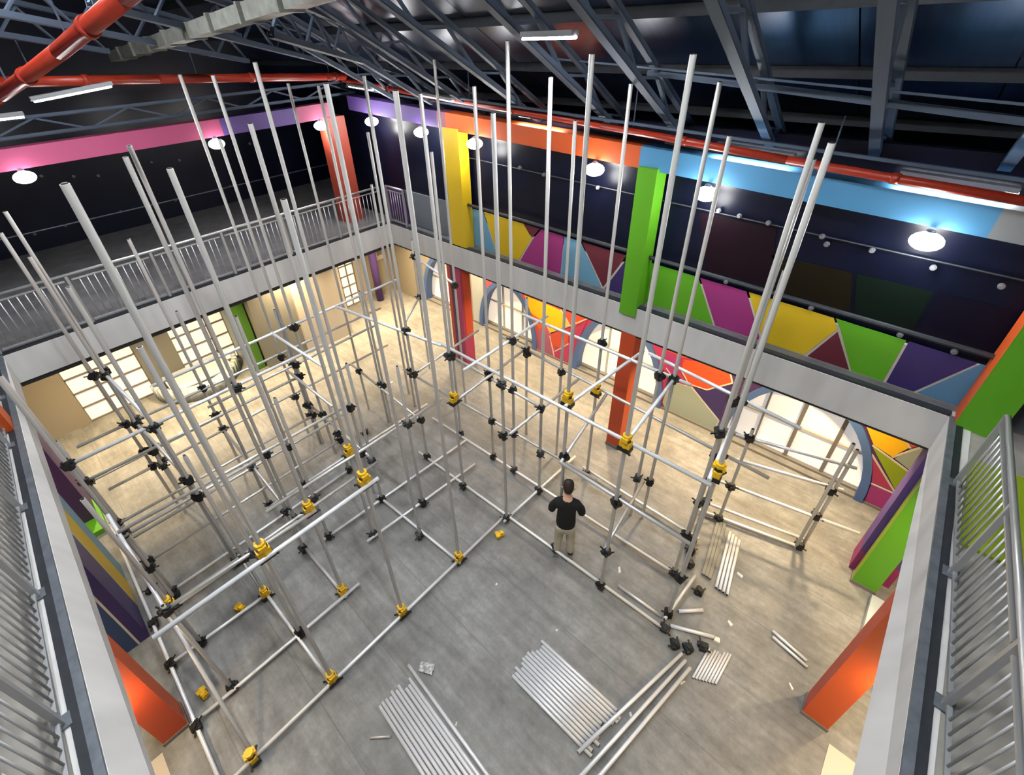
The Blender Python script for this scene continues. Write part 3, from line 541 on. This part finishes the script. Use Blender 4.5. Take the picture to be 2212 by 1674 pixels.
bars = [  # (x0,y0,x1,y1,z)
 (-3.88,-1.9,-3.85,4.15,.1),(-4.87,-1.32,-4.83,1.4,.1),(-5.93,-1.3,-5.85,.3,.1),(-6.05,1.4,-5.85,5.0,.1),(-5.4,1.95,-5.2,4.6,.1),(-3.4,-1.27,-9.6,-1.24,.1),(-3.88,.28,-6.95,.2,.1),(-4.8,1.12,-6.15,1.1,.1),(-3.8,2.82,-6.1,2.7,.1),
 (-.6,4.19,-6.4,4.02,.1),(-.75,5.14,-7.0,4.95,.1),(-3.78,3.95,-3.7,6.2,.1),(-.9,6.03,-3.4,6.06,.1),(-6.82,-.9,-6.8,1.3,.1),(-.72,4.3,-.66,5.3,.14),(-7.55,1.0,-7.5,5.2,.1),
 (-3.86,-.78,-3.82,1.75,3.3),(-.7,4.24,-5.4,4.18,3.4),(-5.3,4.15,-8.0,3.72,3.4),(-6.55,-.85,-6.4,2.75,2.36),(-5.42,.7,-5.33,4.05,2.25),(-8.02,.4,-8.0,5.3,3.4),(-8.43,1.0,-8.42,4.75,2.3),(-8.05,2.4,-6.3,2.48,3.4),(-8.4,2.53,-6.65,2.55,2.3),(-7.9,4.95,-2.6,5.15,1.15),
 (-4.9,5.85,-1.65,5.85,3.4),(-5.8,6.25,-.3,5.95,2.3),(-2.5,6.2,-.2,5.9,3.4),(-2.75,4.22,-.7,4.2,2.28),(-1.8,4.1,-2.0,5.8,1.05),(-3.75,4.05,-3.72,6.1,2.3),(-2.76,4.2,-3.1,6.1,2.28),(-2.78,4.25,-2.6,6.2,3.4),(-1.78,4.2,-1.9,5.9,3.4),(-.75,4.3,-.95,6.0,3.4),(-.72,4.4,-.95,6.0,1.15),
 (-4.95,4.0,-5.05,6.2,2.4),(-4.5,3.9,-4.5,6.1,3.4),(-6.15,4.0,-6.3,6.0,2.4),(-4.95,-.8,-4.85,1.2,2.3),(-5.92,-.85,-5.9,2.8,1.2),(-7.62,-.9,-7.55,3.3,1.2),(-7.0,-.85,-6.95,2.8,3.4),(-9.1,-.9,-9.0,5.3,2.3),(-9.1,-.9,-9.0,5.3,1.2),(-6.1,1.1,-9.2,1.15,1.2),(-6.9,.15,-9.2,-.05,3.4),(-6.9,.15,-9.2,-.05,2.3),(-6.2,4.05,-9.0,4.2,1.2),(-5.98,2.75,-8.6,2.75,1.2),
 (-3.7,5.0,-6.2,5.05,2.3),(-6.8,5.9,-8.7,6.3,3.4),(-8.0,5.3,-8.7,6.3,2.3),
 (-8.52,-1.1,-8.4,2.8,2.0),(-9.02,-1.15,-9.0,1.25,1.6),(-8.48,-1.1,-8.38,2.8,.9),(-7.15,-.95,-7.15,2.75,1.0),(-6.95,-.98,-6.9,1.4,1.9),(-7.15,-.9,-7.15,2.75,.1)]
pm = MB().tube((0, 0, 0), (0, 0, 1), R, 10).mesh('pole', 'tube', True)
cap = MB().tube((0, 0, 0), (0, 0, .012), R*.72, 10).mesh('cap', 'black')  # black disc on a solid pole, shade of the hollow put into its colour
for x, y, z in poles:
    o = ob('pole', pm, sc, Vector((x, y, .01))-SO); o.scale = (1, 1, z)
    MB_loc = Vector((x, y, z+.005))-SO
    ob('pole_end_disc', cap, sc, MB_loc)
# brace
MB().tube(Vector((-3.92,-.86,.12))-SO, Vector((-6.9,-.86,2.45))-SO, R, 10).build('brace', 'tubepale', sc, True)
blk_c = MB().box(-.05, .05, -.055, .055, -.05, .05).tube((-.075, .03, 0), (.075, .03, 0), .042, 8).tube((0, 0, -.075), (0, 0, .075), .044, 8).tube((.05, -.03, .0), (.11, -.05, .0), .014, 6).tube((-.03, .05, .02), (-.05, .12, .03), .013, 6).mesh('coupler', 'black')
ylw_c = MB().tube((0, 0, -.03), (0, 0, .2), .068, 8).box(-.085, .085, -.05, .05, -.02, .08).box(-.05, .05, -.085, .085, .1, .17).mesh('sleeve_coupler', 'yellow_c')
ylw_j = MB().box(-.1, .1, -.07, .07, -.09, -.02).tube((.08, -.06, -.05), (.14, -.09, -.05), .018, 6).tube((-.08, .06, -.05), (-.13, .1, -.05), .018, 6).mesh('jaw', 'black')
ylw_b = MB().tube((0, 0, .085), (0, 0, .135), .073, 8).mesh('band', 'black')
YEL = [(-3.89,.32,3.3),(-3.88,1.6,3.3),(-3.89,.32,.1),(-3.88,1.6,.1),(-3.86,2.85,.1),(-3.88,-.87,.1),(-4.9,1.13,2.36),(-4.77,2.7,2.25),(-3.86,2.85,2.3),(-5.9,-.82,1.2),(-2.8,4.3,3.4),(-4.85,1.13,.1),(-1.75,4.13,3.4),(-5.85,.22,.1),(-.71,4.43,3.4),(-5.42,2.13,2.25),(-3.25,5.97,2.3),(-4.97,4.03,2.4)]
used = set()
def coupler(x, y, z, ang=0):
    k = (round(x, 1), round(y, 1), round(z, 1))
    if k in used: return
    used.add(k)
    yel = any(abs(x-a) < .25 and abs(y-b) < .25 and abs(z-c) < .3 for a, b, c in YEL)
    if yel:
        o = ob('sleeve_coupler', ylw_c, sc, Vector((x, y, z+.03))-SO, (0, 0, ang)); o.scale = (.85, .85, .9); ob('jaw', ylw_j, o); ob('band', ylw_b, o)
    else:
        ob('coupler', blk_c, sc, Vector((x, y, z))-SO, (random.uniform(-.3, .3), random.uniform(-.3, .3), ang+random.uniform(-.6, .6)))
for i, (x0, y0, x1, y1, z) in enumerate(bars):
    a, b = Vector((x0, y0, z)), Vector((x1, y1, z))
    # the tube runs beside the poles it is coupled to
    MB().tube(a-SO, b-SO, R, 10).build('ledger', 'tubepale' if z < .5 or z > 3 else 'tube', sc, True)
    d = (b-a); Ln = d.length; u = d/Ln
    for x, y, zt in poles:
        w = Vector((x, y, z))-a; s = w.dot(u); off = (w-u*s).length
        if -.1 < s < Ln+.1 and off < .17 and zt > z: coupler(x, y, z, math.atan2(u.y, u.x))
for x, y, z in [(-3.88,-.87,.1),(-4.8,-1.27,.1),(-5.92,-1.26,.1),(-6.8,-1.25,.1),(-.66,4.2,.1),(-2.75,4.17,.1),(-.68,4.42,.14),(-4.85,.3,.1)]: coupler(x, y, z)
# second, low frame at the right
s2 = thing('scaffold_frame', 'low tube frame at the right in front of the big arched window', 'scaffolding', (-.2, 6.8, 0)); S2 = Vector((-.2, 6.8, 0))
for x, y, z in [(.42, 7.02, 2.65), (.5, 7.12, 2.5), (-.8, 6.7, 2.4)]:
    o = ob('pole', pm, s2, Vector((x, y, .01))-S2); o.scale = (1, 1, z); ob('pole_end_disc', cap, s2, Vector((x, y, z+.005))-S2)
for x0, y0, x1, y1, z in [(-1.2,6.62,.5,7.05,.1),(-1.2,6.75,.5,7.15,.22),(-1.2,6.7,1.05,7.15,.95),(-.9,6.75,.6,7.2,1.6),(-1.0,6.65,.6,7.1,2.2)]:
    MB().tube(Vector((x0, y0, z))-S2, Vector((x1, y1, z))-S2, R, 10).build('ledger', 'tubepale', s2, True)
for x, y, z in [(.46,7.06,.1),(.46,7.06,.95),(.46,7.06,1.6),(-.8,6.7,.1),(-.8,6.7,1.0),(-.8,6.7,2.2)]: ob('coupler', blk_c, s2, Vector((x, y, z))-S2, (0, 0, random.random()))

ORD = ['first','second','third','fourth','fifth','sixth','seventh','eighth','ninth','tenth','eleventh','twelfth','thirteenth']
# ------------------------------------------------------------------ loose tubes on the floor
def loose(a, b, label, group=None, m='tubepale', r=.026):
    a = Vector((*a, r+.002) if len(a) == 2 else a); b = Vector((*b, r+.002) if len(b) == 2 else b); c = (a+b)/2
    t = tag(ob('steel_tube', None, None, (c.x, c.y, 0)), label, 'tube', group)
    c0 = Vector((c.x, c.y, 0)); d = (b-a).normalized()
    MB().tube(a-c0, b-c0, r, 10).build('tube_wall', m, t, True)
    for p, s in ((a, -1), (b, 1)): MB().tube(p-c0, p-c0+d*s*.002, r*.75, 10).build('dark_end_disc', 'black', t)  # black discs imitate the shaded inside of the tube
for i in range(10):
    y = .6+.0555*i; x = -3.13+random.uniform(-.06, .1)
    loose((x, y), (x+3.0, y-.16), ORD[i]+' tube from the left in the bottom centre bundle', 'tubes in the bottom centre bundle')
loose((-3.25, 1.2), (-.35, 1.03), 'longest tube, at the upper edge of the bottom centre bundle')
for i in range(13):
    y = 2.15+.0545*i; x = -1.98+random.uniform(-.06, .1)
    loose((x, y), (x+1.33+random.uniform(-.03, .03), y), ORD[i]+' tube from the lower left edge of the middle bundle', 'tubes in the middle bundle')
for i, (a, b) in enumerate([((-.31,4.05),(-.79,2.05)),((-.23,4.0),(-.74,1.3)),((-.14,3.95),(-.6,1.2))]):
    loose((*a, .085), (*b, .085), ['leftmost', 'middle', 'rightmost'][i]+' of the very long tubes laid across the middle bundle', 'long tubes beside the middle bundle')
for i in range(8):
    x = -.06+.038*i
    loose((x, 3.88+.02*i), (x+.02, 4.4+.02*i+random.uniform(-.03, .03)), ORD[i]+' short tube from the left in the small lower right bundle', 'short tubes in the small bundle', r=.017)
for i in range(4): loose((-.54+.06*i, 6.6-.02*i), (-.33+.06*i, 5.4), ORD[i]+' tube from the left in the pile beside the planks', 'tubes in the right pile')
t = thing('plank_stack', 'stack of flat grey planks beside the right tube pile', 'planks', (-.7, 6.1, 0))
for i in range(3): MB().bar(Vector((-.1+.055*i, .62, .03)), Vector((.12+.055*i, -.62, .03)), .05, .05).build('plank', 'midgrey', t)
loose((-.62, 4.33), (-.05, 4.62), 'tube leaning from the corner coupler towards the small bundle', r=.03)
loose((-.62, 4.62), (-.34, 4.9), 'short pale tube offcut near the right scaffold corner', r=.03)
loose((.57, 5.31), (1.07, 5.2), 'lone tube on the right floor, upper of two', r=.024); loose((.6, 5.22), (1.1, 5.12), 'lone tube on the right floor, lower of two', r=.024)
loose((-2.95, .3), (-2.75, .5), 'short dark tube offcut left of the bottom centre bundle', r=.018, m='tube')
loose((-1.55, 4.35), (-.78, 4.37), 'dark tube lying inside the right front scaffold bay', r=.028, m='tube')
# loose couplers
for p, l in [((-.44,4.12), 'black coupler lying at the end of the long tubes, left one'), ((-.27,4.2), 'black coupler lying at the end of the long tubes, middle one'), ((-.12,4.36), 'black coupler lying at the end of the long tubes, right one'), ((-.5,5.14), 'black coupler lying by the right front scaffold corner'), ((-.9,5.75), 'black coupler on the floor left of the right tube pile'), ((-.82,5.5), 'black coupler on the floor below the right tube pile'), ((-7.5,-1.1), 'black coupler on the floor beside the left floor tube'), ((-7.9,3.6), 'black coupler lying on the floor in the scaffold centre')]:
    o = tag(ob('loose_coupler', blk_c, None, (*p, .056), (0, 0, random.random()*3)), l, 'coupler'); 
for p, l in [((-5.23,-1.07), 'yellow coupler lying on the floor near the left orange column'), ((-3.7,3.66), 'yellow coupler lying by the front floor tube near the person'), ((-6.05,-.2), 'small yellow coupler piece on the floor in the left bay')]:
    o = tag(ob('loose_coupler', ylw_c, None, (*p, .07), (math.pi/2, 0, random.random()*3)), l, 'coupler'); o.scale = (.7, .7, .7)
# crinkled wrap
n = 14; q = MB()
for i in range(n):
    for j in range(n): q.v.append((-.11+.22*i/(n-1), -.07+.14*j/(n-1), .012+random.random()*.03))
for i in range(n-1):
    for j in range(n-1): a = i*n+j; q.f.append((a, a+n, a+n+1, a+1)); q.mi.append(0)
o = q.build('plastic_wrap', 'wrap'); o.location = (-3.02, 1.36, 0); o.rotation_euler = (0, 0, .5); tag(o, 'crinkled clear plastic wrap on the floor beside the bottom bundle', 'plastic wrap')
def chip(p, w, l, h, rz, label, m='debris'):
    b = [(-w, -l, 0), (w, -l*.8, 0), (w*.7, l, 0), (-w*.9, l*.7, 0)]; tt = [(x*.8, y*.85, h) for x, y, z in b]
    o = MB().hexa(b, tt).build('debris_piece', m); o.location = (*p, .001); o.rotation_euler = (0, 0, rz); tag(o, label, 'debris')
for a in [((-1.68,4.62),.025,.07,.02,.6,'white paper scrap in the bay right of the person'),((.0,4.62),.05,.045,.04,.2,'pale block by the end of the leaning tube'),((.05,5.0),.03,.05,.02,1.1,'white crumb cluster on the right floor'),((-.12,5.9),.03,.06,.02,1.3,'white offcut right of the tube pile'),((1.0,4.72),.015,.05,.012,.8,'small dark chip near the right orange column'),((-1.45,2.75),.02,.035,.02,.3,'small pale chip above the middle bundle'),((-.14,3.74),.014,.05,.012,-.4,'pale sliver below the small bundle'),((-.5,2.9),.02,.03,.015,.9,'tiny pale chip right of the long tubes'),((-1.9,3.1),.015,.02,.012,.1,'tiny white crumb above the middle bundle, left'),((-3.1,3.0),.02,.025,.02,.4,'pale curled shaving on the floor beside the front tube'),((-2.2,1.2),.012,.03,.01,.5,'tiny white sliver right of the bottom bundle'),
          ((-12.3,-.6),.03,.05,.03,.3,'small scrap on the floor by the left windows'),((-11.4,.6),.04,.06,.02,.9,'pale paper scrap on the lit floor at the left'),((-9.0,5.2),.03,.05,.02,.1,'small scrap on the lit floor in the far corner')]:
    chip(*a)

# ------------------------------------------------------------------ person
def skin_obj(name, pts, edges, m, parent, sub=2, root=0):
    me = bpy.data.meshes.new(name); me.from_pydata([p[:3] for p in pts], edges, [])
    o = ob(name, me, parent); me.materials.append(M[m])
    sk = o.modifiers.new('skin', 'SKIN'); sk.use_smooth_shade = True
    lay = me.skin_vertices[0].data
    for i, p in enumerate(pts): lay[i].radius = (p[3], p[4] if len(p) > 4 else p[3]); lay[i].use_root = (i == root)
    s = o.modifiers.new('sub', 'SUBSURF'); s.levels = sub; s.render_levels = sub
    return o
pe = thing('person', 'person in a black top and beige trousers standing with head bowed', 'person', (-2.6, 4.24, 0))
pe.rotation_euler = (0, 0, math.radians(32))
HH = [(0,0,.93,.11,.08),(0,.0,1.1,.12,.09),(0,.02,1.3,.14,.095),(0,.03,1.42,.09,.07),(0,.06,1.5,.046,.048),(0,.1,1.57,.065,.075),(0,.14,1.65,.078,.092),(0,.16,1.72,.06,.07)]
ARM = lambda s: [(s*.16,.03,1.4,.055),(s*.22,.05,1.28,.05),(s*.25,.08,1.12,.042),(s*.19,.22,1.12,.036),(s*.08,.3,1.17,.03)]
LEG = lambda s: [(s*.09,0,.86,.085),(s*.1,.02,.5,.06),(s*.12,-.01,.1,.042)]
pts = list(HH); ed = [(i, i+1) for i in range(7)]
for s in (-1, 1):
    k = len(pts); pts += ARM(s); ed += [(3, k)]+[(k+i, k+i+1) for i in range(4)]
    k = len(pts); pts += LEG(s); ed += [(0, k), (k, k+1), (k+1, k+2)]
    k = len(pts); pts += [(s*.12,.12,.045,.03)]; ed += [(k-1, k)]
skin_obj('body', pts, ed, 'skin', pe)
for s in (-1, 1):
    hp = [(s*.08,.3,1.17,.026,.02),(s*.04,.35,1.19,.032,.018)]; he = [(0, 1)]
    for f in range(4):
        k = len(hp); dx = (f-1.5)*.018; ln = (.055,.066,.062,.048)[f]
        hp += [(s*.02+dx*.3, .37+dx, 1.2+dx*.4, .009), (s*.02-s*ln*.5, .38+dx, 1.215, .0085), (s*.02-s*ln, .372+dx, 1.205, .007)]; he += [(1, k), (k, k+1), (k+1, k+2)]
    k = len(hp); hp += [(s*.055,.34,1.225,.01), (s*.03,.36,1.25,.009)]; he += [(1, k), (k, k+1)]
    skin_obj('hand', hp, he, 'skin', pe, 1)
tp = [(0,0,.78,.185,.14),(0,0,.93,.18,.135),(0,0,1.1,.17,.125),(0,.02,1.25,.18,.13),(0,.025,1.37,.15,.11),(0,.05,1.485,.066,.064)]; te = [(i, i+1) for i in range(5)]
for s in (-1, 1):
    k = len(tp); tp += [(s*.16,.03,1.37,.085),(s*.235,.04,1.25,.08),(s*.255,.07,1.1,.066),(s*.21,.2,1.09,.055),(s*.12,.27,1.14,.042)]; te += [(4, k)]+[(k+i, k+i+1) for i in range(4)]
sw = skin_obj('top', tp, te, 'knit', pe)
lp = [(0,0,.92,.16,.12),(0,0,.8,.13,.11)]; le = [(0, 1)]
for s in (-1, 1):
    k = len(lp); lp += [(s*.09,0,.7,.1),(s*.1,.02,.48,.085),(s*.115,0,.25,.072),(s*.12,-.01,.07,.066)]; le += [(1, k)]+[(k+i, k+i+1) for i in range(3)]
skin_obj('trousers', lp, le, 'chino', pe)
for s in (-1, 1):
    sh = skin_obj('shoe', [(s*.12,-.06,.05,.045,.042),(s*.125,.06,.045,.05,.042),(s*.135,.17,.035,.038,.03)], [(0, 1), (1, 2)], 'shoe', pe, 2)
    MB().box(s*.125-.05, s*.125+.05, -.115, .2, .002, .022).build('sole', 'sole', sh)
hr = skin_obj('hair', [(0,.05,1.57,.06,.06),(0,.085,1.66,.1,.1),(0,.14,1.745,.098,.1),(0,.2,1.77,.07,.07)], [(0, 1), (1, 2), (2, 3)], 'hair', pe)
for s in (-1, 1): skin_obj('ear', [(s*.09,.13,1.6,.014,.02),(s*.1,.135,1.64,.014,.02)], [(0, 1)], 'skin', pe, 1)
nz = skin_obj('nose', [(0,.225,1.65,.016),(0,.25,1.61,.018)], [(0, 1)], 'skin', pe, 1)
for s in (-1, 1): MB().tube((s*.03,.215,1.665), (s*.03,.238,1.66), .011, 8).build('eye', 'black', pe)
MB().bar((-.025,.215,1.575), (.025,.215,1.575), .008, .01).build('mouth', 'maroon', pe)
ph = thing('phone', 'small dark phone held in the hands of the person', 'phone', (-2.6, 4.24, 0)); ph.rotation_euler = pe.rotation_euler
MB().bar((0,.37,1.2), (0,.42,1.3), .075, .01).build('case', 'black', ph)
